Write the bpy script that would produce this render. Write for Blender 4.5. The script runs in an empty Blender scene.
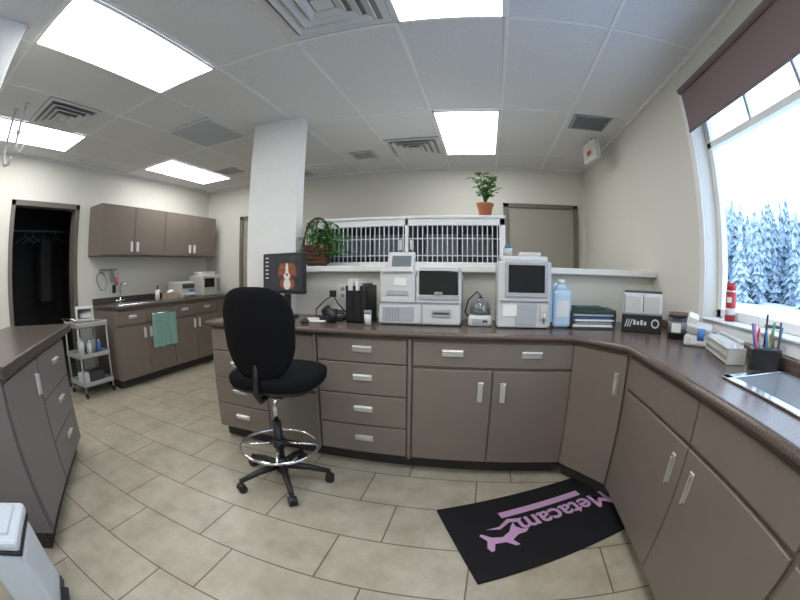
import bpy, bmesh, random
from math import *
from mathutils import Matrix, Vector, Euler
random.seed(7)
scn=bpy.context.scene
scn.view_settings.view_transform='Standard'
scn.view_settings.look='None'
scn.view_settings.exposure=0.0
T=Matrix.Translation
def RZ(a): return Matrix.Rotation(a,4,'Z')
# ---------------- materials ----------------
_m={}
def mat(name,col,rough=.5,metal=0,var=None,scale=20,emit=None,es=1,alpha=None,spec=None,trans=0,bump=0,detail=3,contrast=(.35,.65)):
    if name in _m: return _m[name]
    m=bpy.data.materials.new(name);m.use_nodes=True;nt=m.node_tree;b=nt.nodes['Principled BSDF']
    b.inputs['Base Color'].default_value=(*col,1);b.inputs['Roughness'].default_value=rough;b.inputs['Metallic'].default_value=metal
    if spec is not None: b.inputs['Specular IOR Level'].default_value=spec
    if trans: b.inputs['Transmission Weight'].default_value=trans
    if emit: b.inputs['Emission Color'].default_value=(*emit,1);b.inputs['Emission Strength'].default_value=es
    tc=nt.nodes.new('ShaderNodeTexCoord');nz=nt.nodes.new('ShaderNodeTexNoise')
    nz.inputs['Scale'].default_value=scale;nz.inputs['Detail'].default_value=detail
    nt.links.new(tc.outputs['Object'],nz.inputs['Vector'])
    if var is None: var=tuple(c*.975 for c in col)
    r=nt.nodes.new('ShaderNodeValToRGB');r.color_ramp.elements[0].position=contrast[0];r.color_ramp.elements[1].position=contrast[1]
    r.color_ramp.elements[0].color=(*var,1);r.color_ramp.elements[1].color=(*col,1)
    nt.links.new(nz.outputs['Fac'],r.inputs['Fac']);nt.links.new(r.outputs['Color'],b.inputs['Base Color'])
    if bump:
        bp=nt.nodes.new('ShaderNodeBump');bp.inputs['Strength'].default_value=bump;bp.inputs['Distance'].default_value=.004
        nt.links.new(nz.outputs['Fac'],bp.inputs['Height']);nt.links.new(bp.outputs['Normal'],b.inputs['Normal'])
    _m[name]=m;return m
def emis(name,col,s):
    m=bpy.data.materials.new(name);m.use_nodes=True;nt=m.node_tree;nt.nodes.clear()
    e=nt.nodes.new('ShaderNodeEmission');o=nt.nodes.new('ShaderNodeOutputMaterial');e.inputs[0].default_value=(*col,1);e.inputs[1].default_value=s
    nt.links.new(e.outputs[0],o.inputs[0]);return m
M_wall=mat('wall_paint',(.68,.665,.605),.8,scale=60,bump=.05)
M_white=mat('white_paint',(.80,.80,.79),.5)
M_cab=mat('cabinet_taupe',(.190,.158,.132),.42,var=(.183,.152,.126),scale=8)
M_cabd=mat('toe_kick',(.035,.030,.028),.6)
M_trim=mat('trim_taupe',(.15,.135,.115),.45)
M_top=mat('laminate_brown',(.165,.120,.102),.26,var=(.085,.062,.053),scale=160,detail=4)
M_topd=mat('laminate_dark',(.10,.08,.068),.3,var=(.06,.048,.042),scale=160)
M_alu=mat('aluminium',(.78,.78,.78),.38,.8)
M_steel=mat('stainless',(.70,.72,.74),.22,1)
M_sink=mat('sink_steel',(.66,.69,.73),.45,.65)
M_chrome=mat('chrome',(.85,.85,.86),.08,1)
M_blk=mat('black_plastic',(.014,.014,.016),.4)
M_fab=mat('black_fabric',(.009,.009,.011),.95,var=(.006,.006,.007),scale=300,spec=.12)
M_pl=mat('white_plastic',(.66,.67,.68),.4)
M_pl2=mat('offwhite_plastic',(.56,.55,.51),.45)
M_an=mat('analyzer_shell',(.60,.60,.60),.4)
M_lg=mat('light_grey_panel',(.40,.41,.43),.45)
M_grey=mat('grey_plastic',(.28,.29,.31),.45)
M_dgrey=mat('dark_grey',(.07,.07,.08),.4)
M_glassd=mat('dark_glass',(.008,.009,.012),.06)
M_blue=mat('blue_plastic',(.05,.18,.45),.4)
M_red=mat('red_plastic',(.45,.03,.03),.4)
M_pink=mat('pink_plastic',(.7,.2,.35),.5)
M_terr=mat('terracotta',(.48,.18,.08),.8)
M_leaf=mat('leaf_green',(.10,.26,.07),.5,var=(.04,.13,.03),scale=30)
M_leaf2=mat('leaf_light',(.22,.40,.14),.5,var=(.10,.24,.06),scale=30)
M_bask=mat('wicker',(.14,.055,.03),.7,var=(.05,.02,.01),scale=120)
M_teal=mat('towel_teal',(.28,.46,.42),.95,var=(.20,.36,.33),scale=80)
M_paper=mat('paper',(.80,.79,.75),.8)
M_soil=mat('soil',(.03,.02,.015),.95)
M_door=mat('door_paint',(.32,.30,.255),.5)
M_dark=mat('dark_room_shade',(.075,.072,.07),.9)  # dark colour stands in for the shade of the unlit room
M_vent=mat('vent_white',(.66,.68,.69),.5)
M_ventb=mat('vent_back',(.30,.31,.32),.7)
# ---------------- builder ----------------
class Bld:
    def __init__(s,name,loc=(0,0,0),rz=0): s.name=name;s.bm=bmesh.new();s.mats=[];s.loc=loc;s.rz=rz;s.pre=Matrix()
    def mi(s,m):
        if m not in s.mats: s.mats.append(m)
        return s.mats.index(m)
    def put(s,tb,m,M=None,smooth='none'):
        if M is not None: bmesh.ops.transform(tb,matrix=M,verts=tb.verts)
        bmesh.ops.transform(tb,matrix=s.pre,verts=tb.verts)
        i=s.mi(m)
        for f in tb.faces:
            f.material_index=i
            f.smooth=(smooth=='all') or (smooth=='quad' and len(f.verts)==4)
        me=bpy.data.meshes.new('t');tb.to_mesh(me);tb.free();s.bm.from_mesh(me);bpy.data.meshes.remove(me)
    def box(s,size,c,m,bev=.003,rot=None):
        tb=bmesh.new();bmesh.ops.create_cube(tb,size=1)
        bmesh.ops.scale(tb,vec=Vector(size),verts=tb.verts)
        b=min(bev,min(size)*.45)
        if b>0: bmesh.ops.bevel(tb,geom=tb.edges[:],offset=b,segments=3 if b>.008 else 2 if b>.003 else 1,affect='EDGES',profile=.5)
        M=T(c)
        if rot: M=M@Euler(rot).to_matrix().to_4x4()
        s.put(tb,m,M)
    def bx(s,x0,x1,y0,y1,z0,z1,m,bev=.003): s.box((abs(x1-x0),abs(y1-y0),abs(z1-z0)),((x0+x1)/2,(y0+y1)/2,(z0+z1)/2),m,bev)
    def cyl(s,r1,r2,h,c,m,seg=28,rot=None):
        tb=bmesh.new();bmesh.ops.create_cone(tb,cap_ends=True,segments=seg,radius1=r1,radius2=r2,depth=h)
        M=T(c)
        if rot: M=M@Euler(rot).to_matrix().to_4x4()
        s.put(tb,m,M,'quad')
    def ball(s,r,c,m,sc=(1,1,1),rot=None,e=1.0):
        tb=bmesh.new();bmesh.ops.create_uvsphere(tb,u_segments=28,v_segments=18,radius=1)
        if e!=1:
            for v in tb.verts:
                n=(abs(v.co.x)**(2/e)+abs(v.co.y)**(2/e)+abs(v.co.z)**(2/e))**(e/2)
                v.co=v.co/n
        M=T(c)
        if rot: M=M@Euler(rot).to_matrix().to_4x4()
        s.put(tb,m,M@Matrix.Diagonal((r*sc[0],r*sc[1],r*sc[2],1)),'all')
    def lathe(s,prof,c,m,seg=32):
        tb=bmesh.new();rings=[]
        for r,z in prof: rings.append([tb.verts.new((max(r,1e-4)*cos(2*pi*i/seg),max(r,1e-4)*sin(2*pi*i/seg),z)) for i in range(seg)])
        for a,b in zip(rings,rings[1:]):
            for i in range(seg): tb.faces.new((a[i],a[(i+1)%seg],b[(i+1)%seg],b[i]))
        s.put(tb,m,T(c),'all')
    def prism(s,pts,z0,z1,m,M=None):
        tb=bmesh.new();a=[tb.verts.new((x,y,z0)) for x,y in pts];b=[tb.verts.new((x,y,z1)) for x,y in pts];n=len(pts)
        tb.faces.new(a[::-1]);tb.faces.new(b)
        for i in range(n): tb.faces.new((a[i],a[(i+1)%n],b[(i+1)%n],b[i]))
        bmesh.ops.recalc_face_normals(tb,faces=tb.faces[:])
        s.put(tb,m,M)
    def tube(s,pts,r,m,seg=10,closed=False):
        pts=[Vector(p) for p in pts];n=len(pts);tb=bmesh.new();rings=[]
        up=Vector((0,0,1));prev=None
        for i,p in enumerate(pts):
            if closed: t=(pts[(i+1)%n]-pts[i-1]).normalized()
            else: t=(pts[min(i+1,n-1)]-pts[max(i-1,0)]).normalized()
            if prev is None:
                u=t.cross(up)
                if u.length<.05: u=t.cross(Vector((1,0,0)))
            else: u=prev-t*prev.dot(t)
            u.normalize();prev=u;w=t.cross(u)
            rr=r[i] if isinstance(r,(list,tuple)) else r
            rings.append([tb.verts.new(p+(u*cos(2*pi*k/seg)+w*sin(2*pi*k/seg))*rr) for k in range(seg)])
        rg=range(n) if closed else range(n-1)
        for i in rg:
            a=rings[i];b=rings[(i+1)%n]
            for k in range(seg): tb.faces.new((a[k],a[(k+1)%seg],b[(k+1)%seg],b[k]))
        if not closed:
            tb.faces.new(rings[0][::-1]);tb.faces.new(rings[-1])
        bmesh.ops.recalc_face_normals(tb,faces=tb.faces[:])
        s.put(tb,m,None,'quad')
    def ring(s,R,r,c,m,seg=40): s.tube([(c[0]+R*cos(2*pi*i/seg),c[1]+R*sin(2*pi*i/seg),c[2]) for i in range(seg)],r,m,closed=True)
    def leaf(s,p,d,L,w,m,droop=.3):
        p=Vector(p);d=Vector(d).normalized();sd=d.cross(Vector((0,0,1)))
        if sd.length<.1: sd=Vector((1,0,0))
        sd.normalize();dn=Vector((0,0,-1))
        q=[p,p+d*L*.35+sd*w*.5,p+d*L*.35-sd*w*.5,p+d*L*.7+sd*w*.38+dn*L*droop*.4,p+d*L*.7-sd*w*.38+dn*L*droop*.4,p+d*L+dn*L*droop]
        tb=bmesh.new();v=[tb.verts.new(x) for x in q]
        tb.faces.new((v[0],v[1],v[2]));tb.faces.new((v[1],v[3],v[4],v[2]));tb.faces.new((v[3],v[5],v[4]))
        s.put(tb,m,None,'all')
    def done(s):
        me=bpy.data.meshes.new(s.name);s.bm.to_mesh(me);s.bm.free()
        for m in s.mats: me.materials.append(m)
        o=bpy.data.objects.new(s.name,me);bpy.context.collection.objects.link(o);o.location=s.loc;o.rotation_euler=(0,0,s.rz);return o
C=2.58;L=4.24;BK=4.62;W=1.35;RY=-2.6
# ---------------- floor ----------------
mf=bpy.data.materials.new('floor_tile');mf.use_nodes=True;nt=mf.node_tree;b=nt.nodes['Principled BSDF']
tc=nt.nodes.new('ShaderNodeTexCoord');mp=nt.nodes.new('ShaderNodeMapping');mp.inputs['Location'].default_value=(-.04+6.3,3.3,0)
br=nt.nodes.new('ShaderNodeTexBrick');br.offset=.667;br.offset_frequency=2;br.inputs['Scale'].default_value=1;br.inputs['Brick Width'].default_value=.63;br.inputs['Row Height'].default_value=.33;br.inputs['Mortar Size'].default_value=.0042;br.inputs['Mortar Smooth'].default_value=.2
br.inputs['Color1'].default_value=(.96,.96,.96,1);br.inputs['Color2'].default_value=(1.0,1.0,1.0,1);br.inputs['Mortar'].default_value=(.30,.25,.20,1)
nz=nt.nodes.new('ShaderNodeTexNoise');nz.inputs['Scale'].default_value=5;nz.inputs['Detail'].default_value=8;nz.inputs['Roughness'].default_value=.65
rp=nt.nodes.new('ShaderNodeValToRGB');rp.color_ramp.elements[0].position=.35;rp.color_ramp.elements[1].position=.68
rp.color_ramp.elements[0].color=(.33,.292,.22,1);rp.color_ramp.elements[1].color=(.46,.42,.335,1)
mx=nt.nodes.new('ShaderNodeMix');mx.data_type='RGBA';mx.blend_type='MULTIPLY';mx.inputs[0].default_value=1
nt.links.new(tc.outputs['Object'],mp.inputs[0]);nt.links.new(mp.outputs[0],br.inputs[0]);nt.links.new(tc.outputs['Object'],nz.inputs[0]);nt.links.new(nz.outputs['Fac'],rp.inputs[0])
nt.links.new(rp.outputs[0],mx.inputs[6]);nt.links.new(br.outputs[0],mx.inputs[7]);nt.links.new(mx.outputs[2],b.inputs['Base Color'])
b.inputs['Roughness'].default_value=.34
bp=nt.nodes.new('ShaderNodeBump');bp.inputs['Strength'].default_value=.25;bp.inputs['Distance'].default_value=.003;bp.invert=True
nt.links.new(br.outputs['Fac'],bp.inputs['Height']);nt.links.new(bp.outputs[0],b.inputs['Normal'])
o=Bld('floor');o.bx(-6.6,W,RY,BK,-.1,0,mf,0);o.done()
# ---------------- ceiling ----------------
M_ceil=mat('acoustic_tile',(.76,.77,.78),.9,var=(.64,.65,.66),scale=140,bump=.15,detail=5)
o=Bld('ceiling');o.bx(-6.6,W,RY,BK,C,C+.1,M_ceil,0);o.done()
gx=[-.38+.58*i for i in range(-7,4)];gy=[.36+1.23*i for i in range(-2,4)]
M_grid=mat('grid_white',(.82,.83,.83),.5)
o=Bld('trim_ceiling_grid')
for x in gx:
    if -L<x<W: o.bx(x-.011,x+.011,RY+.01,BK-.01,C-.005,C,M_grid,0)
for y in gy:
    if RY<y<BK: o.bx(-L+.01,W-.01,y-.011,y+.011,C-.006,C,M_grid,0)
o.bx(-L+.001,-L+.02,RY+.01,BK-.01,C-.02,C,M_grid,0);o.bx(W-.02,W-.001,RY+.01,BK-.01,C-.02,C,M_grid,0);o.bx(-L+.01,W-.01,BK-.02,BK-.001,C-.02,C,M_grid,0)
o.done()
M_lamp=emis('troffer_diffuser',(.99,.995,.985),10.8)
def troffer(x,y):
    o=Bld('ceiling_light_panel',(x+.29,y+.615,C-.012))
    o.bx(-.265,.265,-.59,.59,-.003,.006,M_lamp,0)
    for sx in (-1,1): o.bx(sx*.262,sx*.279,-.604,.604,-.006,.006,M_white,.001)
    for sy in (-1,1): o.bx(-.279,.279,sy*.588,sy*.604,-.006,.006,M_white,.001)
    o.done()
for x,y in [(-.38,2.82),(-.38,.36),(-2.12,.36),(-3.86,.36),(-3.86,2.82),(-.38,-2.1),(-2.12,-2.1)]: troffer(x,y)  # last two panels, unseen behind the camera, are added for light
def diffuser(x,y,w=.56):
    o=Bld('ceiling_air_diffuser',(x,y,C-.008));h=w/2
    o.bx(-h,h,-h,h,.0,.006,M_ventb,0)
    for k,(a,dz) in enumerate([(h,0),(h*.78,-.012),(h*.57,-.018),(h*.36,-.022)]):
        t=.046 if k else .04
        for sx in (-1,1):
            o.box((t,2*a,.004),(sx*(a-t/2),0,dz-.006),M_vent,.001,rot=(0,sx*.4 if k else 0,0))
            o.box((2*a-(2*t if k==0 else t),t,.004),(0,sx*(a-t/2),dz-.006),M_vent,.001,rot=(-sx*.4 if k else 0,0,0))
    o.box((h*.34,h*.34,.01),(0,0,-.022),M_vent,.002)
    o.done()
diffuser(-.67,1.28);diffuser(-.67,3.74);diffuser(-2.99,1.12);diffuser(-2.41,4.3,.4)
def grille(name,x,y,w,d,mf_,n):
    o=Bld(name,(x,y,C-.009));o.bx(-w/2,w/2,-d/2,d/2,.0,.007,M_ventb,0)
    for s_ in (-1,1):
        o.bx(s_*w/2,s_*(w/2-.02),-d/2,d/2,-.006,.002,mf_,.001);o.bx(-w/2,w/2,s_*d/2,s_*(d/2-.02),-.006,.002,mf_,.001)
    for i in range(n): o.box((w-.04,.016,.003),(0,-d/2+.03+(d-.06)*i/(n-1),-.003),mf_,.0005,rot=(.5,0,0))
    o.done()
grille('ceiling_vent_grille',-1.29,3.9,.27,.27,M_vent,10)
grille('ceiling_vent_grille',1.0,3.0,.34,.32,mat('vent_grey',(.34,.37,.39),.5),14)
grille('ceiling_vent_grille',-3.1,3.75,.3,.25,M_vent,8)
o=Bld('ceiling_access_panel',(-2.41,2.5,C-.010));o.bx(-.275,.275,-.3,.3,-.002,.008,mat('panel_bluegrey',(.46,.53,.57),.5),.002)
for s_ in (-1,1): o.bx(s_*.278,s_*.262,-.302,.302,-.006,.002,M_white,.001);o.bx(-.278,.278,s_*.302,s_*.286,-.006,.002,M_white,.001)
o.done()
o=Bld('emergency_exit_sign',(1.12,3.42,C-.13),radians(8));o.bx(-.03,.03,-.15,.15,-.11,.09,M_pl,.01);o.cyl(.03,.03,.025,(0,0,.106),M_pl);o.bx(-.0315,-.0295,-.12,.12,-.08,.06,M_pl2,.001);o.bx(-.0325,-.0305,-.05,.05,-.05,-.0,M_red,.0)
o.done()
# ---------------- walls ----------------
o=Bld('wall_back');o.bx(-L-.12,W,BK,BK+.12,0,C,M_wall,0);o.done()
o=Bld('wall_rear');o.bx(-L-.12,W,RY-.12,RY,0,C,M_wall,0);o.done()
o=Bld('wall_left');D1,D2,DH=1.10,2.06,2.07
o.bx(-L-.12,-L,RY,D1,0,C,M_wall,0);o.bx(-L-.12,-L,D2,BK,0,C,M_wall,0);o.bx(-L-.12,-L,D1,D2,DH,C,M_wall,0);o.done()
WY0,WY1,WZ0,WZ1=-1.2,1.87,1.03,2.36
o=Bld('wall_right')
o.bx(W,W+.17,WY1,BK+.12,0,C,M_wall,0);o.bx(W,W+.17,RY-.12,WY0,0,C,M_wall,0);o.bx(W,W+.17,WY0,WY1,0,WZ0,M_wall,0);o.bx(W,W+.17,WY0,WY1,WZ1,C,M_wall,0);o.done()
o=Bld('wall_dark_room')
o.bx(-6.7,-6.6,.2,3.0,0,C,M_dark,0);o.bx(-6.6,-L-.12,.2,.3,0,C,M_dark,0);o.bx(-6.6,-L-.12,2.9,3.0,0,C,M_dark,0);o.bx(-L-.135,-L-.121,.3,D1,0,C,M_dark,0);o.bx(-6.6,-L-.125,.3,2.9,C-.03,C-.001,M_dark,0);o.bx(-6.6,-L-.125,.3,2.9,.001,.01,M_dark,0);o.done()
o=Bld('trim_doorway')
for y in (D1,D2): o.bx(-L-.13,-L+.015,y-.03,y+.03,0,DH+.03,M_trim,.003)
o.bx(-L-.13,-L+.015,D1-.03,D2+.03,DH-.03,DH+.03,M_trim,.003);o.done()
o=Bld('clothes_rack')
o.tube([(-5.6,1.35,1.95),(-5.6,2.7,1.95)],.015,M_grey);o.tube([(-5.6,1.4,1.95),(-5.6,1.4,.02)],.015,M_grey);o.tube([(-5.6,2.65,1.95),(-5.6,2.65,.02)],.015,M_grey)
for y in (1.7,1.85,2.05,2.3): o.tube([(-5.6,y,1.95),(-5.58,y+.02,1.87),(-5.58,y-.16,1.78)],.006,M_grey);o.tube([(-5.58,y+.02,1.87),(-5.58,y+.18,1.78)],.006,M_grey)
o.box((.3,.22,.9),(-5.6,2.1,1.4),mat('dark_cloth',(.05,.05,.055),.95),.05);o.done()
def door(name,x0,x1,h):
    o=Bld(name,(0,BK,0))
    o.bx(x0,x1,-.03,-.002,0.005,h,M_door,.002)
    for x,s_ in ((x0,-1),(x1,1)): o.bx(x-.01*s_,x+.055*s_,-.05,-.002,0,h+.055,M_trim,.004)
    o.bx(x0-.055,x1+.055,-.05,-.002,h,h+.055,M_trim,.004)
    o.cyl(.012,.012,.05,(x0+.08,-.05,1.0),M_alu,rot=(pi/2,0,0));o.box((.12,.018,.018),(x0+.12,-.075,1.0),M_alu,.006)
    o.done()
door('door_1',.33,1.18,2.05);door('door_2',-3.44,-2.6,2.04)
o=Bld('pillar');o.bx(-1.93,-1.44,2.642,2.76,0,C,M_white,.004);o.done()
o=Bld('pillar.001');o.bx(-2.36,-1.98,-.22,.24,.928,C,M_white,.004);o.done()
o=Bld('baseboard_back');o.bx(-2.54,.27,BK-.015,BK-.001,0,.1,M_trim,.002);o.done()
o=Bld('baseboard_left');o.bx(-L+.001,-L+.015,RY,D1-.04,0,.1,M_trim,.002);o.done()
# half wall + ledge
o=Bld('wall_half');o.bx(-1.438,W,2.642,2.76,0,1.245,M_wall,0);o.done()
o=Bld('trim_ledge');o.bx(-1.436,W-.001,2.57,2.86,1.246,1.290,M_white,.006);o.done()
# ---------------- kennel cage ----------------
M_bar=mat('bar_white',(.72,.74,.76),.35)
o=Bld('kennel_cage_bank');y0=2.80;x0,x1,z0,z1=-1.42,.18,1.291,1.655
o.bx(x0,x1,y0,y0+.04,z1-.055,z1,M_white,.004);o.bx(x0,x1,y0-.02,y0+.5,z1-.001,z1+.02,M_white,.004)
o.bx(x0,x1,y0,y0+.04,z0,z0+.03,M_white,.004)
for x in (x0,x1-.045): o.bx(x,x+.045,y0,y0+.04,z0,z1,M_white,.004)
o.bx(-.585,-.560,y0,y0+.04,z0,z1,M_white,.002)
M_in=mat('kennel_inside',(.12,.13,.15),.4);M_kp=mat('kennel_window_reflection',(.38,.44,.50),.4)  # blue-grey back patches paint in window reflections, not real panels
o.bx(x0,x1,y0+.48,y0+.5,z0,z1,M_in,0);o.bx(x0,x0+.01,y0+.04,y0+.5,z0,z1,M_in,0);o.bx(x1-.01,x1,y0+.04,y0+.5,z0,z1,M_white,0);o.bx(x0,x1,y0+.04,y0+.5,z0,z0+.01,M_in,0)
for a,b_ in ((-1.3,-1.02),(-.98,-.68),(-.5,-.22),(-.18,.10)): o.bx(a,b_,y0+.47,y0+.478,1.38,1.58,M_kp,0)
n=40
for i in range(n):
    x=x0+.06+(x1-x0-.12)*i/(n-1)
    o.tube([(x,y0+.012,z0+.02),(x,y0+.012,z1-.05)],.0045,M_bar,seg=6)
for z in (1.37,1.50): o.tube([(x0+.04,y0+.02,z),(x1-.04,y0+.02,z)],.005,M_bar,seg=6)
for x in (-.62,-.53): o.box((.03,.02,.08),(x,y0-.005,1.45),M_steel,.003)
o.done()
# ---------------- cabinets ----------------
def panel(o,u0,u1,z0,z1,m=None): o.bx(u0+.004,u1-.004,-.020,0,z0+.004,z1-.004,m or M_cab,.003)
def pull(o,u,z,vert=False):
    if vert:
        o.box((.032,.006,.12),(u,-.023,z),M_alu,.002);o.box((.007,.02,.112),(u+.010,-.034,z),M_alu,.002)
    else:
        o.box((.12,.006,.038),(u,-.023,z),M_alu,.002);o.box((.112,.02,.007),(u,-.034,z+.012),M_alu,.002)
def carcass(o,u0,u1,d,z1=.875):
    o.bx(u0,u1,0,d,.1,z1,M_cab,.002);o.bx(u0+.01,u1-.01,.07,d-.01,0,.1,M_cabd,0)
o=Bld('base_cabinet_counter')
o.pre=T((0,2.06,0))
carcass(o,-1.86,.547,.56)
for a,b_ in ((-1.84,-1.37),):
    for i,(za,zb) in enumerate(((.70,.86),(.50,.70),(.30,.50),(.11,.30))): panel(o,a,b_,za,zb);pull(o,(a+b_)/2,(za+zb)/2+.01)
panel(o,-1.37,-.99,.11,.86)
o.bx(-.995,-.98,-.03,0,.1,.87,M_cab,.002)
for (za,zb) in ((.71,.86),(.51,.71),(.305,.51),(.11,.305)): panel(o,-.975,-.41,za,zb);pull(o,-.68,(za+zb)/2+.01)
o.bx(-.405,-.385,-.026,0,.1,.87,M_cab,.002)
panel(o,-.38,.545,.71,.86);pull(o,-.15,.795);pull(o,.30,.795)
panel(o,-.38,.08,.11,.70);panel(o,.08,.545,.11,.70);pull(o,.015,.57,True);pull(o,.145,.57,True)
# diagonal
a=atan2(-.318,.243);o.pre=T((.547,2.06,0))@RZ(a)
o.bx(0,.40,0,.3,.1,.875,M_cab,.002);o.bx(.0,.40,.05,.3,0,.1,M_cabd,0)
panel(o,.01,.39,.11,.86);pull(o,.335,.70,True)
# right
o.pre=T((.79,1.742,0))@RZ(-pi/2)
carcass(o,0,.64,.54);carcass(o,1.17,2.6,.54);o.bx(.64,1.17,0,.12,.1,.875,M_cab,0);o.bx(.64,1.17,.5,.54,.1,.875,M_cab,0);o.bx(.64,1.17,.12,.5,.1,.70,M_cab,0);o.bx(.63,1.18,.07,.53,0,.1,M_cabd,0)
o.bx(0,.03,-.012,0,.1,.87,M_cab,.002)
for u in (.04,1.42):
    panel(o,u,u+.68,.70,.86);panel(o,u+.68,u+1.36,.70,.86)
    panel(o,u,u+.68,.11,.69);panel(o,u+.68,u+1.36,.11,.69);pull(o,u+.60,.57,True);pull(o,u+.76,.57,True)
o.pre=Matrix()
# worktop
z0,z1=.876,.912
o.prism([(-1.88,2.03),(.535,2.03),(.765,1.725),(.765,1.08),(W-.003,1.08),(W-.003,2.637),(-1.88,2.637)],z0,z1,M_top)
o.prism([(.765,.60),(.93,.60),(.93,1.08),(.765,1.08)],z0,z1,M_top);o.prism([(1.29,.60),(W-.003,.60),(W-.003,1.08),(1.29,1.08)],z0,z1,M_top)
o.prism([(.765,-.86),(W-.003,-.86),(W-.003,.60),(.765,.60)],z0,z1,M_top)
o.tube([(-1.88,2.63,.894),(-1.88,2.03,.894),(-1.879,2.03,.894),(.535,2.03,.894),(.765,1.725,.894),(.765,-.86,.894)],.018,M_top)
o.bx(W-.02,W-.003,-.86,2.63,.912,.96,M_top,.004)
o.done()
# sink
o=Bld('steel_sink')
X0,X1,Y0,Y1=.945,1.275,.61,1.065;zt=.915
for (a,b_,c,d) in ((X0-.03,X0+.012,Y0-.03,Y1+.03),(X1-.012,X1+.03,Y0-.03,Y1+.03),(X0-.03,X1+.03,Y0-.03,Y0+.012),(X0-.03,X1+.03,Y1-.012,Y1+.03)): o.bx(a,b_,c,d,zt-.001,zt+.006,M_steel,.002)
o.bx(X0,X0+.003,Y0,Y1,.745,zt,M_sink,0);o.bx(X1-.003,X1,Y0,Y1,.745,zt,M_sink,0);o.bx(X0,X1,Y0,Y0+.003,.745,zt,M_sink,0);o.bx(X0,X1,Y1-.003,Y1,.745,zt,M_sink,0);o.bx(X0,X1,Y0,Y1,.742,.746,M_sink,0)
o.cyl(.04,.04,.004,(1.11,.84,.748),M_chrome);o.done()
# left wall cabinets
LY0=2.32
o=Bld('wall_sink_cabinet');o.pre=T((-3.62,LY0,0))@RZ(pi/2);LL=BK-LY0-.02
carcass(o,0,LL,.60,.885)
us=[LL*i/5 for i in range(6)]
for i in range(5):
    panel(o,us[i],us[i+1],.11,.70);panel(o,us[i],us[i+1],.71,.87)
    if i!=1: pull(o,(us[i]+us[i+1])/2,.80)
    pull(o,us[i+1]-.05 if i%2==0 else us[i]+.05,.6,True)
o.bx(-.015,LL,-.03,.61,.886,.925,M_topd,.008);o.bx(0,LL,.595,.612,.925,1.0,M_topd,.003)
o.bx(.12,.67,.12,.52,.926,.931,M_steel,.002);o.bx(.16,.63,.16,.46,.9315,.933,M_dgrey,0)
o.tube([(.40,.50,.93),(.40,.50,1.12),(.40,.47,1.17),(.40,.40,1.18),(.40,.36,1.14)],.011,M_chrome);o.tube([(.32,.5,.96),(.48,.5,.96)],.01,M_chrome)
o.done()
UY0=2.26
o=Bld('wall_upper_cabinet');o.pre=T((-3.91,UY0,0))@RZ(pi/2)
UL=4.45-UY0
o.bx(0,UL,0,.325,1.50,2.09,M_cab,.002);q=UL/4
for i in range(4):
    panel(o,i*q,(i+1)*q,1.50,2.09);pull(o,(i*q+q-.05) if i%2==0 else (i*q+.05),1.60,True)
o.done()
o=Bld('hanging_towel');
for i in range(14):
    y=2.86+.42*i/14;o.box((.012,.034,.40+.01*sin(i*1.7)),(-3.575+.006*sin(i*1.3),y,.60+.005*sin(i)),M_teal,.004)
o.tube([(-3.575,2.83,.80),(-3.575,3.30,.80)],.008,M_steel)
o.done()
# island
o=Bld('exam_island_cabinet');A=radians(139.5);o.pre=T((-1.72,.33,0))@RZ(A);LI=1.20
M_cab2=mat('cabinet_mauve',(.168,.150,.150),.4)
o.bx(0,LI,0,.58,.1,.865,M_cab2,.002);o.bx(0,LI-.01,.06,.57,0,.1,M_cabd,0)
for (za,zb) in ((.60,.85),(.36,.60),(.12,.36)): panel(o,.54,LI-.01,za,zb,M_cab2);pull(o,.90,(za+zb)/2+.03)
panel(o,.02,.53,.12,.85,M_cab2);pull(o,.47,.72,True)
o.bx(-.02,1.42,-.04,.62,.866,.925,M_topd,.012);o.done()
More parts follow.
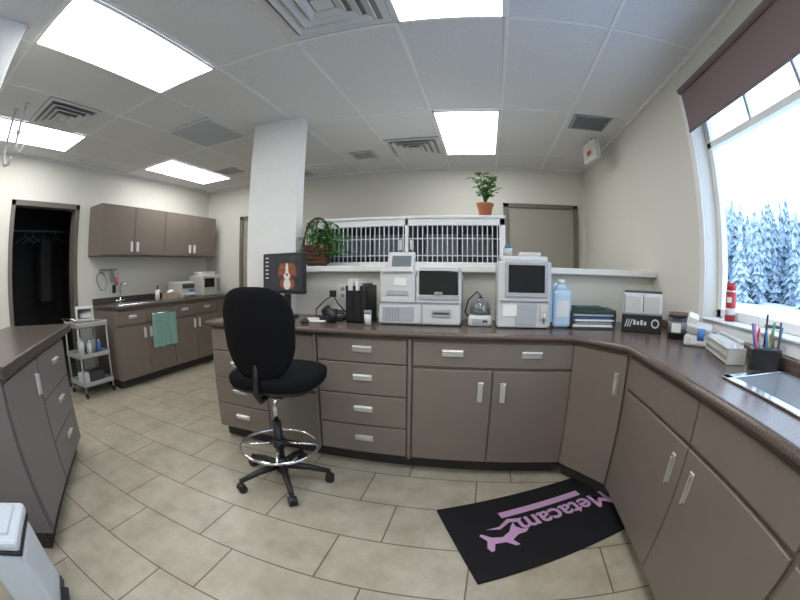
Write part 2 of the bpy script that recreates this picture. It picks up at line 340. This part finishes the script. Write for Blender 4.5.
# ---------------- chair ----------------
def chair():
    o=Bld('drafting_chair',(-1.065,1.70,0),radians(3))
    for k in range(5):
        a=2*pi*k/5+.3;c_,s_=cos(a),sin(a)
        ox=-.03
        o.tube([(.03*c_+ox,.03*s_,.115),(.16*c_+ox,.16*s_,.105),(.285*c_+ox,.285*s_,.075)],[.024,.02,.015],M_blk)
        x,y=.285*c_+ox,.285*s_
        o.cyl(.008,.008,.05,(x,y,.065),M_blk,12)
        px,py=-s_,c_
        for w in (-.016,.016): o.cyl(.028,.028,.018,(x+px*w,y+py*w,.028),M_blk,20,rot=(pi/2,0,a))
        o.ball(.026,(x,y,.04),M_blk,(1,1,.8))
    o.cyl(.035,.03,.10,(-.03,0,.12),M_blk);o.cyl(.026,.026,.26,(-.03,0,.28),M_blk);o.cyl(.015,.015,.2,(-.03,0,.5),M_chrome)
    o.ring(.235,.010,(-.03,0,.25),M_chrome)
    for k in range(4):
        a=pi/2*k+.4;o.tube([(.03*cos(a)-.03,.03*sin(a),.27),(.235*cos(a)-.03,.235*sin(a),.25)],.008,M_chrome)
    o.cyl(.038,.038,.05,(-.03,0,.27),M_blk)
    o.box((.2,.22,.045),(-.01,-.01,.615),M_blk,.01);o.tube([(.08,.02,.61),(.22,.03,.60)],.007,M_blk)
    o.ball(1,(0,.02,.685),M_fab,(.25,.24,.055),e=.55)
    o.ball(1,(0,.02,.66),M_blk,(.24,.23,.04),e=.5)
    o.tube([(0,-.08,.61),(0,-.20,.60),(0,-.235,.64),(0,-.225,.74),(0,-.205,.90)],[.016,.016,.015,.014,.012],M_blk)
    tb=bmesh.new();bmesh.ops.create_uvsphere(tb,u_segments=32,v_segments=20,radius=1)
    for v in tb.verts:
        e=.66;n=(abs(v.co.x)**(2/e)+abs(v.co.y)**(2/e)+abs(v.co.z)**(2/e))**(e/2);v.co=v.co/n
        x,y,z=v.co;wz=.208+.012*z-(.03*max(0,-z-.3))
        v.co=Vector((x*wz,y*.042+.05*x*x-.02*z,z*.235))
    o.put(tb,M_fab,T((-.01,-.205,.945)),'all')
    o.done()
chair()
# ---------------- mat ----------------
mo=Bld('anti_fatigue_mat',(.385,1.56,0),radians(24.5))
M_mat=mat('mat_rubber',(.012,.011,.013),.85,spec=.2,scale=200);M_lil=mat('mat_print',(.50,.30,.50),.85)
mo.box((.93,.60,.012),(0,0,.006),M_mat,.004)
mo.box((.52,.05,.001),(.09,.135,.0125),M_lil,0)
def pp(pts,k=.85,ox=-.03,oy=-.04): mo.prism([(x*k+ox,y*k+oy) for x,y in pts],.012,.0131,M_lil)
pp([(-.18,.035),(-.24,-.0),(-.30,.02),(-.345,.07),(-.36,.06),(-.335,.0),(-.36,-.06),(-.35,-.10),(-.33,-.095),(-.305,-.04),(-.24,-.05),(-.20,-.10),(-.175,-.10),(-.195,-.045),(-.14,-.01),(-.09,-.01),(-.06,.015),(-.10,.03),(-.125,.065),(-.12,.11),(-.15,.08)])
pp([(-.30,.10),(-.22,.075),(-.14,.12),(-.08,.10),(-.05,.13),(-.09,.14),(-.14,.155),(-.22,.10)])
mo=mo.done()
def text(parent,s_,size,loc,rot,m,sc=(1,1,1)):
    c=bpy.data.curves.new('lettering','FONT');c.body=s_;c.size=size;c.extrude=.0006;c.align_x='CENTER';c.align_y='CENTER';c.offset=.0030
    ob=bpy.data.objects.new('lettering',c);bpy.context.collection.objects.link(ob);ob.parent=parent;ob.location=loc;ob.rotation_euler=rot;ob.scale=sc;c.materials.append(m);return ob
text(mo,'Metacam',.165,(.185,.012,.0132),(0,0,pi),M_lil,(1.0,1.15,1))
# ---------------- bin ----------------
o=Bld('pedal_bin',(-1.47,.03,0),radians(-35))
M_bin=mat('bin_white',(.60,.66,.73),.35)
o.box((.27,.24,.04),(0,0,.02),M_dgrey,.01)
o.box((.27,.24,.34),(0,0,.2),M_bin,.03)
o.box((.28,.25,.022),(0,0,.375),M_blk,.01);o.box((.285,.255,.05),(0,0,.41),M_bin,.02);o.box((.2,.17,.02),(0,0,.44),M_bin,.008)
o.box((.1,.04,.015),(0,.135,.03),M_blk,.004);o.done()
# ---------------- cart ----------------
o=Bld('utility_cart',(-3.92,2.02,0),0);w,d=.20,.22
M_cart=mat('cart_grey',(.42,.42,.42),.4)
for z in (.12,.42,.74):
    o.bx(-w,w,-d,d,z,z+.012,M_cart,.003)
    for s_ in (-1,1): o.bx(s_*w,s_*(w-.008),-d,d,z,z+.05,M_cart,.002);o.bx(-w,w,s_*d,s_*(d-.008),z,z+.05,M_cart,.002)
for sx in (-1,1):
    for sy in (-1,1):
        o.tube([(sx*(w-.015),sy*(d-.015),.06),(sx*(w-.015),sy*(d-.015),.80)],.012,M_cart)
        o.cyl(.03,.03,.02,(sx*(w-.015),sy*(d-.015),.03),M_blk,16,rot=(pi/2,0,0))
o.tube([(-w+.015,-d+.015,.80),(-w+.015,-d-.03,.84),(w-.015,-d-.03,.84),(w-.015,-d+.015,.80)],.01,M_steel)
for i,(x,y,r,h,m) in enumerate([(.05,-.12,.045,.16,M_pl),(.05,0,.04,.13,M_pl),(-.05,.1,.05,.15,M_pl2),(.08,.13,.03,.12,M_blue)]):
    o.cyl(r,r*.9,h,(x,y,.433+h/2),m);o.cyl(r*.5,r*.4,.03,(x,y,.433+h+.012),M_pl)
o.box((.2,.3,.1),(0,0,.19),M_dgrey,.01);o.box((.1,.12,.12),(.06,-.14,.2),M_pl,.01)
o.done()
o=Bld('patient_monitor',(-3.92,2.02,.754),radians(65));o.box((.22,.14,.03),(0,0,.015),M_grey,.005);o.box((.24,.09,.17),(0,.02,.11),M_pl2,.015,rot=(-.25,0,0));o.box((.18,.01,.10),(0,-.03,.12),M_glassd,.002,rot=(-.25,0,0));o.box((.04,.012,.025),(.07,-.03,.045),M_red,.002);o.done()
# ---------------- left counter things ----------------
zc=.926
o=Bld('lab_printer',(-3.93,3.72,zc),radians(90));o.box((.28,.3,.22),(0,0,.11),M_pl2,.015);o.box((.24,.02,.06),(0,-.15,.16),M_dgrey,.004);o.box((.2,.08,.015),(0,-.19,.05),M_pl,.003);o.box((.1,.02,.03),(.06,-.152,.10),M_blue,.002);o.done()
o=Bld('blood_analyzer',(-3.92,4.22,zc),radians(90));o.box((.42,.32,.3),(0,0,.15),M_pl2,.02);o.box((.22,.02,.13),(-.06,-.16,.19),M_glassd,.004);o.box((.08,.02,.2),(.15,-.16,.15),M_grey,.004);o.box((.3,.2,.05),(0,0,.325),M_pl,.01);o.done()
o=Bld('soap_bottle',(-3.78,3.12,zc));o.cyl(.035,.03,.14,(0,0,.07),M_pl);o.cyl(.01,.01,.05,(0,0,.16),M_blk);o.box((.05,.015,.012),(.015,0,.185),M_blk);o.done()
o=Bld('tissue_box',(-3.85,3.42,zc));o.box((.12,.22,.09),(0,0,.045),mat('kraft',(.42,.36,.28),.7),.004);o.box((.05,.1,.03),(0,0,.1),M_paper,.01,rot=(.2,.3,0));o.done()
o=Bld('hanging_clippers',(-4.2,2.62,1.2));
o.tube([(0,-.24,.05),(0,-.2,.12),(0,-.12,.1),(0,-.06,.0),(0,-.09,-.1),(0,-.17,-.1),(0,-.22,-.02),(0,-.24,.05)],.008,M_grey);o.box((.04,.06,.14),(.0,.02,.06),M_grey,.015);o.cyl(.02,.025,.1,(0,.10,.0),M_pink);o.box((.03,.05,.1),(0,.05,-.10),M_blk,.01)
o.box((.02,.3,.02),(-.02,-.03,.14),M_grey,.004);o.done()
o=Bld('ceiling_iv_hooks',(-2.95,.68,C))
for dx,dy,h in ((0,0,.34),(-.16,-.06,.40)):
    o.cyl(.03,.03,.015,(dx,dy,-.014),M_pl);o.tube([(dx,dy,-.02),(dx,dy,-h),(dx+.02,dy+.02,-h-.06),(dx+.06,dy+.05,-h-.06),(dx+.085,dy+.06,-h-.01)],.014,M_pl);o.ball(.024,(dx,dy,-h*.7),M_pl)
o.done()
# ---------------- monitor ----------------
o=Bld('computer_monitor',(-1.42,2.42,.9135),radians(-12))
o.cyl(.10,.09,.015,(0,.02,.0085),M_blk);o.box((.05,.03,.16),(0,.04,.09),M_blk,.006)
o.box((.42,.035,.30),(0,0,.325),M_blk,.008)
Ms=mat('screen_dark',(.01,.01,.015),.2,emit=(.02,.022,.03),es=1)
o.box((.395,.004,.262),(0,-.018,.33),Ms,0)
def disc(cx,cz,a,b,m,y,r=0):
    tb=bmesh.new();v=[tb.verts.new((cx+a*cos(t)*cos(r)-b*sin(t)*sin(r),y,cz+a*cos(t)*sin(r)+b*sin(t)*cos(r))) for t in [2*pi*i/24 for i in range(24)]]
    tb.faces.new(v);o.put(tb,m)
Mf=mat('pic_fur',(.22,.07,.03),.5,var=(.10,.03,.015),scale=60,emit=(.22,.07,.03),es=.4);Mw=mat('pic_white',(.55,.52,.48),.5,emit=(.5,.48,.45),es=.3);Mk=mat('pic_black',(.01,.01,.01),.5);Mbg=mat('pic_backdrop',(.05,.05,.06),.5,var=(.02,.02,.025),scale=12)
o.box((.24,.001,.25),(.05,-.0203,.33),Mbg,0)
disc(.05,.25,.075,.045,Mf,-.0211);disc(.05,.345,.066,.058,Mf,-.0213);disc(-.015,.35,.022,.055,Mf,-.0215,-.35);disc(.115,.35,.022,.055,Mf,-.0215,.35);disc(.05,.345,.015,.055,Mw,-.0218);disc(.05,.305,.032,.028,Mw,-.022);disc(.05,.245,.035,.04,Mw,-.0216)
disc(.025,.352,.007,.007,Mk,-.0225);disc(.075,.352,.007,.007,Mk,-.0225);disc(.05,.315,.012,.008,Mk,-.023)
for i in range(6): o.box((.03,.002,.008),(-.16,-.0205,.44-.03*i),Mw,0)
o.done()
o=Bld('computer_keyboard',(-1.42,2.16,.9135),radians(-5));o.box((.42,.13,.015),(0,0,.008),M_blk,.004)
for r in range(4):
    for c in range(14): o.box((.022,.022,.008),(-.19+c*.029,-.045+r*.029,.018),M_dgrey,.002)
o.done()
o=Bld('computer_mouse',(-1.12,2.17,.9145));o.lathe([(.0,0),(.028,0),(.031,.01),(.026,.022),(.014,.031),(0,.034)],(0,0,0),M_blk,20);o.box((.003,.02,.004),(0,-.012,.031),M_grey,.001);o.done()
o=Bld('desk_telephone',(-1.02,2.42,.9135),radians(15));o.box((.17,.2,.03),(0,0,.016),M_blk,.01);o.box((.15,.12,.025),(0,.03,.04),M_blk,.01,rot=(.12,0,0));o.tube([(-.05,-.08,.06),(-.055,0,.075),(-.05,.08,.07)],[.022,.014,.022],M_blk);o.box((.06,.08,.004),(.04,-.03,.034),M_grey,.001)
o.tube([(-.08,.0,.02),(-.13,.04,.012),(-.14,.1,.06),(-.08,.14,.12),(-.02,.15,.16),(.02,.12,.10),(.08,.14,.03)],.005,M_blk)
o.box((.05,.03,.05),(-.02,.15,.17),M_blk,.004);o.done()
o=Bld('desk_file_organizer',(-.80,2.40,.9135));o.bx(-.075,.075,-.11,-.10,0,.21,M_blk,.002);o.bx(-.075,.075,.10,.11,0,.24,M_blk,.002);o.bx(-.075,.075,-.11,.11,0,.01,M_blk,.002)
for x in (-.075,-.025,.025,.067): o.bx(x,x+.008,-.11,.11,0,.24,M_blk,.002)
o.box((.035,.19,.27),(-.045,0,.15),M_pl,.002);o.box((.02,.19,.25),(.0,0,.14),M_paper,.002);o.box((.02,.17,.24),(.045,0,.135),M_dgrey,.002);o.done()
o=Bld('desk_cup',(-.95,2.24,.9135));o.lathe([(0,0),(.028,0),(.036,.09),(.032,.09),(.026,.006),(0,.006)],(0,0,0),M_blk);o.done()
o=Bld('specimen_jar',(-.70,2.22,.9135));o.cyl(.022,.022,.07,(0,0,.035),M_pl);o.cyl(.024,.024,.02,(0,0,.08),M_grey);o.done()
o=Bld('paper_sheet',(-1.12,2.33,.9135),.2);
for i in range(3): o.box((.15,.2,.001),(.004*i,.003*i,.001+.0012*i),M_paper,0,rot=(0,0,.05*i))
o.done()
# analyzer 1
o=Bld('chemistry_analyzer',(-.385,2.26,.9135))
o.box((.52,.32,.14),(0,.16,.075),M_an,.015)
o.box((.23,.30,.21),(-.14,.17,.24),M_an,.02)
tb=[(-.02,.14),(.26,.14),(.26,.30),(.24,.36),(.0,.36),(-.02,.30)]
o.prism(tb,.03,.30,M_an,Matrix(((1,0,0,0),(0,0,1,0),(0,1,0,0),(0,0,0,1))))
o.box((.245,.012,.15),(.12,.028,.265),M_glassd,.006);o.box((.05,.016,.02),(.12,.02,.20),M_grey,.003);o.box((.255,.010,.03),(.12,.024,.175),M_lg,.003)
o.box((.50,.01,.010),(0,-.001,.142),M_grey,.002);o.box((.12,.01,.05),(.14,-.002,.08),M_lg,.004);o.box((.10,.012,.012),(.14,-.006,.08),M_dgrey,.002)
o.box((.012,.012,.13),(.02,-.001,.075),M_lg,.002);o.box((.2,.006,.09),(-.13,-.001,.07),M_lg,.003)
o.box((.19,.10,.012),(-.14,.05,.352),M_an,.004,rot=(.4,0,0))
o.box((.18,.035,.125),(-.13,.10,.398),M_an,.012,rot=(-.35,0,0));o.box((.125,.006,.075),(-.125,.079,.40),mat('lcd_grey',(.16,.19,.20),.2),.003,rot=(-.35,0,0))
o.box((.08,.004,.05),(-.12,.016,.27),M_paper,0,rot=(0,.08,0));o.box((.14,.004,.03),(-.14,.016,.20),M_lg,.001)
for i in range(5): o.box((.006,.004,.07),(-.2+i*.018,-.004,.07),M_grey,0)
o.done()
# centrifuge with clear dome
o=Bld('mini_centrifuge',(-.005,2.36,.9135));o.box((.15,.16,.07),(0,0,.035),M_an,.02);o.box((.10,.01,.03),(0,-.081,.035),M_lg,.002);o.box((.03,.012,.012),(.03,-.083,.035),M_blk,.002)
o.cyl(.062,.062,.012,(0,0,.074),M_dgrey);o.cyl(.03,.045,.03,(0,0,.092),M_grey)
for k in range(6): o.cyl(.008,.006,.035,(.034*cos(k*pi/3),.034*sin(k*pi/3),.105),M_pl,10,rot=(.5*sin(k*pi/3),-.5*cos(k*pi/3),0))
M_dome=mat('clear_dome',(.86,.89,.92),.05,trans=.92)
o.lathe([(.066,.07),(.068,.10),(.062,.13),(.047,.155),(.025,.168),(0,.172)],(0,0,0),M_dome);o.lathe([(.063,.07),(.065,.10),(.059,.128),(.045,.152),(.024,.165),(0,.169)],(0,0,0),M_dome);o.cyl(.012,.008,.012,(0,0,.177),M_dgrey);o.done()
o=Bld('power_adapter',(-.03,2.54,.9135));o.box((.09,.06,.04),(0,0,.021),M_blk,.006);o.tube([(-.045,0,.02),(-.08,.01,.06),(-.06,.04,.14),(.0,.05,.2),(.05,.05,.14),(.08,.03,.02)],.005,M_blk);o.done()
# analyzer 2
o=Bld('hematology_analyzer',(.265,2.25,.9135))
o.box((.34,.32,.40),(0,.165,.205),M_an,.018);o.box((.32,.05,.40),(-.005,.015,.205),M_an,.012)
o.box((.265,.014,.215),(0.01,-.014,.295),M_lg,.008);o.box((.225,.01,.165),(.01,-.02,.30),M_glassd,.004)
o.box((.30,.03,.012),(0,-.005,.165),M_grey,.003);o.box((.13,.006,.13),(.01,-.011,.085),M_lg,.003)
o.box((.085,.003,.07),(-.09,-.0145,.11),M_paper,0);o.box((.05,.03,.09),(.12,-.01,.10),M_pl2,.006);o.cyl(.004,.004,.07,(.12,-.03,.07),M_steel)
o.box((.012,.32,.20),(.171,.165,.14),mat('stripe_blue',(.35,.50,.65),.4),.002)
o.box((.30,.26,.035),(0,.16,.42),M_an,.012)
o.cyl(.03,.03,.05,(-.10,.1,.462),M_pl2);o.cyl(.02,.02,.02,(-.10,.1,.497),M_blue);o.box((.14,.08,.025),(.04,.1,.45),M_pl2,.006);o.done()
# jug
o=Bld('reagent_jug',(.515,2.34,.9135))
M_jug=mat('jug_blue',(.45,.60,.74),.25)
o.box((.125,.125,.235),(0,0,.12),M_jug,.025);o.cyl(.05,.022,.04,(0,0,.252),M_jug);o.cyl(.024,.024,.03,(0,0,.285),M_pl);o.tube([(-.045,0,.20),(-.05,0,.26),(-.02,0,.275)],.009,M_jug);o.box((.08,.003,.1),(0,-.064,.12),M_pl,0);o.done()
# folders
o=Bld('document_tray',(.735,2.37,.9135),radians(-4))
M_fg=mat('folder_green',(.015,.05,.04),.5)
o.box((.29,.24,.012),(0,0,.006),M_dgrey,.003)
for i,(m,h) in enumerate([(M_paper,.014),(M_grey,.010),(M_paper,.012),(M_blue,.006),(M_paper,.014)]): o.box((.27-.01*(i%2),.22,h),(.004*(i%3-1),.003*i,.02+.0165*i),m,.001,rot=(0,0,.03*(i%3-1)))
o.box((.30,.24,.022),(0,0,.108),M_fg,.004,rot=(0,0,-.03));o.box((.2,.15,.012),(-.02,.01,.125),M_fg,.003,rot=(0,0,.08))
for sx in (-1,1): o.box((.006,.24,.09),(sx*.147,0,.05),M_dgrey,.001)
o.done()
# box
o=Bld('appliance_carton',(1.055,2.20,.9135),radians(-28))
o.box((.27,.16,.105),(0,0,.0535),M_blk,.002);o.box((.272,.162,.006),(0,0,.109),M_grey,0)
o.box((.265,.155,.125),(0,0,.175),M_pl,.006);o.box((.255,.15,.012),(0,0,.242),M_dgrey,.003)
for x in (-.065,.06): o.box((.10,.003,.09),(x,-.0785,.17),M_pl2,.001);o.box((.004,.003,.11),(x-.056,-.0795,.175),M_dgrey,0)
for i in range(3): o.box((.006,.002,.05),(-.105+.016*i,-.081,.055),M_pl,0,rot=(0,.3,0))
for i,hh in enumerate((.03,.022,.03,.022)): o.box((.016,.002,hh),(-.05+.024*i,-.081,.045+hh/2),M_pl,0)
tb=bmesh.new();bmesh.ops.create_cone(tb,cap_ends=True,segments=24,radius1=.028,radius2=.028,depth=.002);o.put(tb,M_pl,T((.09,-.081,.058))@Matrix.Rotation(pi/2,4,'X'))
tb=bmesh.new();bmesh.ops.create_cone(tb,cap_ends=True,segments=24,radius1=.018,radius2=.018,depth=.003);o.put(tb,M_blk,T((.09,-.0813,.058))@Matrix.Rotation(pi/2,4,'X'))
o.done()
o=Bld('supplement_jar',(1.175,1.92,.9135));o.cyl(.062,.062,.125,(0,0,.063),M_blk);o.cyl(.0625,.0625,.065,(0,0,.065),mat('label',(.20,.18,.19),.5));o.cyl(.064,.062,.02,(0,0,.135),mat('lid_brown',(.10,.05,.04),.4));o.box((.06,.003,.05),(-.04,-.050,.065),M_paper,0,rot=(0,0,-.68));o.done()
o=Bld('label_dispenser',(1.19,1.68,.9135),radians(-40));o.box((.18,.10,.055),(0,0,.0285),M_pl,.012);o.box((.15,.08,.045),(-.005,.0,.088),M_pl2,.01,rot=(.3,.15,0));o.cyl(.034,.034,.04,(.01,-.035,.06),M_blue,rot=(0,pi/2,0));o.box((.09,.004,.03),(0,-.053,.03),M_paper,0);o.box((.06,.06,.05),(-.05,.01,.13),M_paper,.004,rot=(.4,.3,.2));o.done()
o=Bld('test_tube_rack',(1.175,1.41,.9135),radians(72));o.pre=Matrix.Diagonal((1.12,1.2,1.15,1));o.box((.32,.085,.008),(0,0,.005),M_pl2,.002)
for z in (.03,.055): o.box((.32,.085,.005),(0,0,z),M_pl2,.001)
for s_ in (-1,1): o.box((.006,.085,.06),(s_*.157,0,.03),M_pl2,.001)
for i in range(10):
    for j in range(3): o.cyl(.009,.009,.06,(-.135+i*.03,-.027+j*.027,.04),M_pl,10)
    o.cyl(.0095,.0095,.012,(-.135+i*.03,-.027,.076),M_pl2,10)
o.done()
o=Bld('pen_holder',(1.23,1.145,.9135),radians(-45));
o.prism([(-.07,-.05),(.07,-.05),(.085,.0),(.07,.05),(-.07,.05),(-.085,0)],0,.08,M_blk);o.box((.13,.085,.01),(0,0,.082),M_dgrey,.004)
cols=[M_red,M_blue,M_pink,M_pl,M_blk,mat('pen_orange',(.7,.25,.04),.4),M_blue,mat('pen_green',(.05,.35,.15),.4),M_pl,M_red,M_blue,M_dgrey]
for i,m in enumerate(cols):
    x=-.06+.011*i;y=random.uniform(-.03,.03);l=random.uniform(.15,.22);o.tube([(x,y,.03),(x+random.uniform(-.04,.04),y+random.uniform(-.02,.02),l)],.006,m,seg=8)
for s_ in (-1,1): o.ring(.018,.005,(.02+s_*.02,.01,.17),M_dgrey,16)
o.done()
o=Bld('spray_can',(1.40,1.66,WZ0+.014));o.cyl(.034,.034,.15,(0,0,.076),M_red);o.cyl(.0345,.0345,.035,(0,0,.05),M_pl);o.cyl(.034,.031,.008,(0,0,.155),M_alu);o.cyl(.031,.030,.04,(0,0,.178),M_red);o.box((.03,.02,.03),(-.025,-.015,.11),M_pl,.002,rot=(0,0,-.8));o.done()
# wall outlet
o=Bld('wall_outlet',(-1.03,2.637,1.09));o.box((.075,.006,.115),(0,0,0),M_pl,.002)
for z in (-.025,.025): o.box((.03,.004,.028),(0,-.004,z),M_grey,.002)
o.done()
# ---------------- plants ----------------
o=Bld('potted_plant',(.03,2.88,1.6765))
o.lathe([(0,.0),(.045,0),(.062,.085),(.068,.085),(.068,.105),(.058,.105),(.055,.09)],(0,0,0),M_terr);o.cyl(.055,.055,.01,(0,0,.09),M_soil)
for k in range(13):
    a=random.uniform(0,2*pi);r=random.uniform(.02,.11);h=random.uniform(.10,.27)
    top=(r*cos(a),r*sin(a),.09+h);o.tube([(0,0,.09),(r*.3*cos(a),r*.3*sin(a),.09+h*.5),top],.003,M_leaf,seg=6)
    for j in range(10):
        t=random.uniform(.35,1);aa=random.uniform(0,2*pi)
        o.leaf((top[0]*t,top[1]*t,.09+h*t),(cos(aa),sin(aa),random.uniform(.1,.8)),random.uniform(.05,.08),.036,random.choice([M_leaf,M_leaf2,M_leaf2]))
o.done()
o=Bld('wicker_basket_fern',(-1.27,2.69,1.2905));o.pre=Matrix.Diagonal((1.22,.95,1.32,1))
o.lathe([(0,.0),(.065,0),(.085,.05),(.10,.115),(.106,.12),(.10,.125),(.09,.115)],(0,0,0),M_bask)
for z in (.02,.045,.07,.095): o.ring(.07+z*.3,.006,(0,0,z),M_bask,28)
o.tube([(.10*cos(t)*1.0,0,.12+.17*sin(t)) for t in [pi*i/18 for i in range(19)]],.008,M_bask);o.cyl(.088,.088,.01,(0,0,.105),M_soil)
for k in range(64):
    a=random.uniform(-2.2,1.0) if k%4 else random.uniform(0,2*pi);r=random.uniform(.06,.24 if abs(a)<1 else .15);h=random.uniform(.0,.13)
    if sin(a)>0: r*=.5
    p=[(0.05*cos(a),.05*sin(a),.11),(r*.6*cos(a),r*.5*sin(a),.14+h),(r*cos(a),r*.6*sin(a),.10+h*.7),(r*1.12*cos(a),r*.65*sin(a),.05+h*.4)]
    o.tube(p,.002,M_leaf,seg=5)
    for q in p[1:]:
        for j in range(3):
            aa=random.uniform(0,2*pi);o.leaf(q,(cos(aa),sin(aa)*.6,random.uniform(-.2,.5)),random.uniform(.035,.055),.024,random.choice([M_leaf,M_leaf2,M_leaf2]))
o.done()
# ---------------- window ----------------
o=Bld('window_1');xa,xb=W+.10,W+.15
o.bx(xa,xb,WY1-.05,WY1-.001,WZ0+.013,WZ1,M_white,.003);o.bx(xa,xb,WY0,WY0+.05,WZ0+.013,WZ1,M_white,.003)
o.bx(xa,xb,WY0,WY1-.002,WZ0+.013,WZ0+.06,M_white,.003);o.bx(xa,xb,WY0,WY1-.002,WZ1-.05,WZ1-.001,M_white,.003)
o.bx(xa,xb,WY0,WY1-.002,2.03,2.07,M_white,.003)
for y in (1.38,.90,.42,-.06,-.6): o.bx(xa+.01,xb-.01,y-.012,y+.012,2.05,WZ1,M_white,.002)
o.bx(xa,xb,-.02,.03,WZ0,2.05,M_white,.002);o.done()
o=Bld('trim_window_sill');o.bx(W-.03,W+.15,WY0+.002,WY1-.002,WZ0+.0005,WZ0+.012,M_white,.003);o.done()
o=Bld('trim_window_casing')
o.bx(W-.015,W-.001,WY1,WY1+.06,WZ0-.06,2.44,M_white,.003);o.bx(W-.012,W-.001,WY0,WY1+.06,WZ0-.06,WZ0-.001,M_white,.003);o.done()
o=Bld('roller_blind')
M_bl=mat('blind_fabric',(.21,.16,.16),.9,scale=200)
o.bx(W-.028,W-.022,WY0-.03,WY1,2.13,2.40,M_bl,.001);o.tube([(W-.025,WY0-.03,2.13),(W-.025,WY1,2.13)],.009,M_bl);o.tube([(W-.035,WY0-.03,2.40),(W-.035,WY1+.005,2.40)],.02,M_bl);o.done()
# ---------------- exterior ----------------
M_snow=mat('snow',(.86,.89,.95),.8,var=(.78,.82,.90),scale=.6)
o=Bld('snow_ground');tb=bmesh.new();N=34
vs=[[tb.verts.new((W+.3+i*2.2,-25+j*3.0,-.3+(.3*sin(i*.8)*cos(j*.6)+.06*i if i>1 else 0))) for j in range(N)] for i in range(N)]
for i in range(N-1):
    for j in range(N-1): tb.faces.new((vs[i][j],vs[i+1][j],vs[i+1][j+1],vs[i][j+1]))
o.put(tb,M_snow,None,'all');o.done()
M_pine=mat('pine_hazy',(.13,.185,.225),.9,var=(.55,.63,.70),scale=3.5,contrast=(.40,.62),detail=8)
o=Bld('pine_forest')
for k in range(330):
    az=radians(random.uniform(22,85));R=random.uniform(22,46);x,y=R*sin(az),R*cos(az)
    h=R*random.uniform(.09,.235);rr=h*random.uniform(.2,.3)
    tb=bmesh.new();seg=10;levels=9
    for l in range(levels):
        zb=.3+h*(l/levels)**.95*.95;zt_=zb+h*.17;r_=rr*(1-l/levels)**.8*random.uniform(.7,1.2)+.08
        top=tb.verts.new((x+random.uniform(-.1,.1),y+random.uniform(-.1,.1),zt_));ph=random.uniform(0,6)
        ring=[tb.verts.new((x+r_*(random.uniform(.7,1.35) if q%2 else .5)*cos(2*pi*q/seg+ph),y+r_*(random.uniform(.7,1.35) if q%2 else .5)*sin(2*pi*q/seg+ph),zb-(.05*h if q%2 else 0)+random.uniform(-.1,.1))) for q in range(seg)]
        for q in range(seg): tb.faces.new((ring[q],ring[(q+1)%seg],top))
    o.put(tb,M_pine)
    o.cyl(.1,.08,1.6,(x,y,.5),M_soil,6)
o.done()
# ---------------- world ----------------
w=bpy.data.worlds.new('World');scn.world=w;w.use_nodes=True;nt=w.node_tree;bg=nt.nodes['Background']
tc=nt.nodes.new('ShaderNodeTexCoord');sp=nt.nodes.new('ShaderNodeSeparateXYZ');rp=nt.nodes.new('ShaderNodeValToRGB')
rp.color_ramp.elements[0].position=0;rp.color_ramp.elements[0].color=(.80,.90,1,1);rp.color_ramp.elements[1].position=.7;rp.color_ramp.elements[1].color=(.42,.66,1,1)
nt.links.new(tc.outputs['Generated'],sp.inputs[0]);nt.links.new(sp.outputs['Z'],rp.inputs[0]);nt.links.new(rp.outputs[0],bg.inputs[0]);bg.inputs[1].default_value=3.6
# ---------------- camera ----------------
yaw,pitch,roll,H=.2186,.0770,.0036,1.2486
cy,sy,cp,sp_=cos(yaw),sin(yaw),cos(pitch),sin(pitch)
fw=Vector((-sy*cp,cy*cp,-sp_));rt=Vector((cy,sy,0));up=rt.cross(fw)
r_=rt*cos(roll)+up*sin(roll);u_=-rt*sin(roll)+up*cos(roll)
cd=bpy.data.cameras.new('camera');co=bpy.data.objects.new('camera',cd);bpy.context.collection.objects.link(co)
cd.sensor_width=36;cd.sensor_height=27;cd.lens=10
cd.type='PANO'
try:
    cd.cycles.panorama_type='FISHEYE_EQUISOLID';cd.cycles.fisheye_lens=16.81;cd.cycles.fisheye_fov=pi
except Exception as e:
    cd.panorama_type='FISHEYE_EQUISOLID';cd.fisheye_lens=16.81;cd.fisheye_fov=pi
cd.clip_start=.05;cd.clip_end=300
M=Matrix.Identity(4)
for i in range(3): M[i][0]=r_[i];M[i][1]=u_[i];M[i][2]=-fw[i]
M[2][3]=H
co.matrix_world=M
scn.camera=co
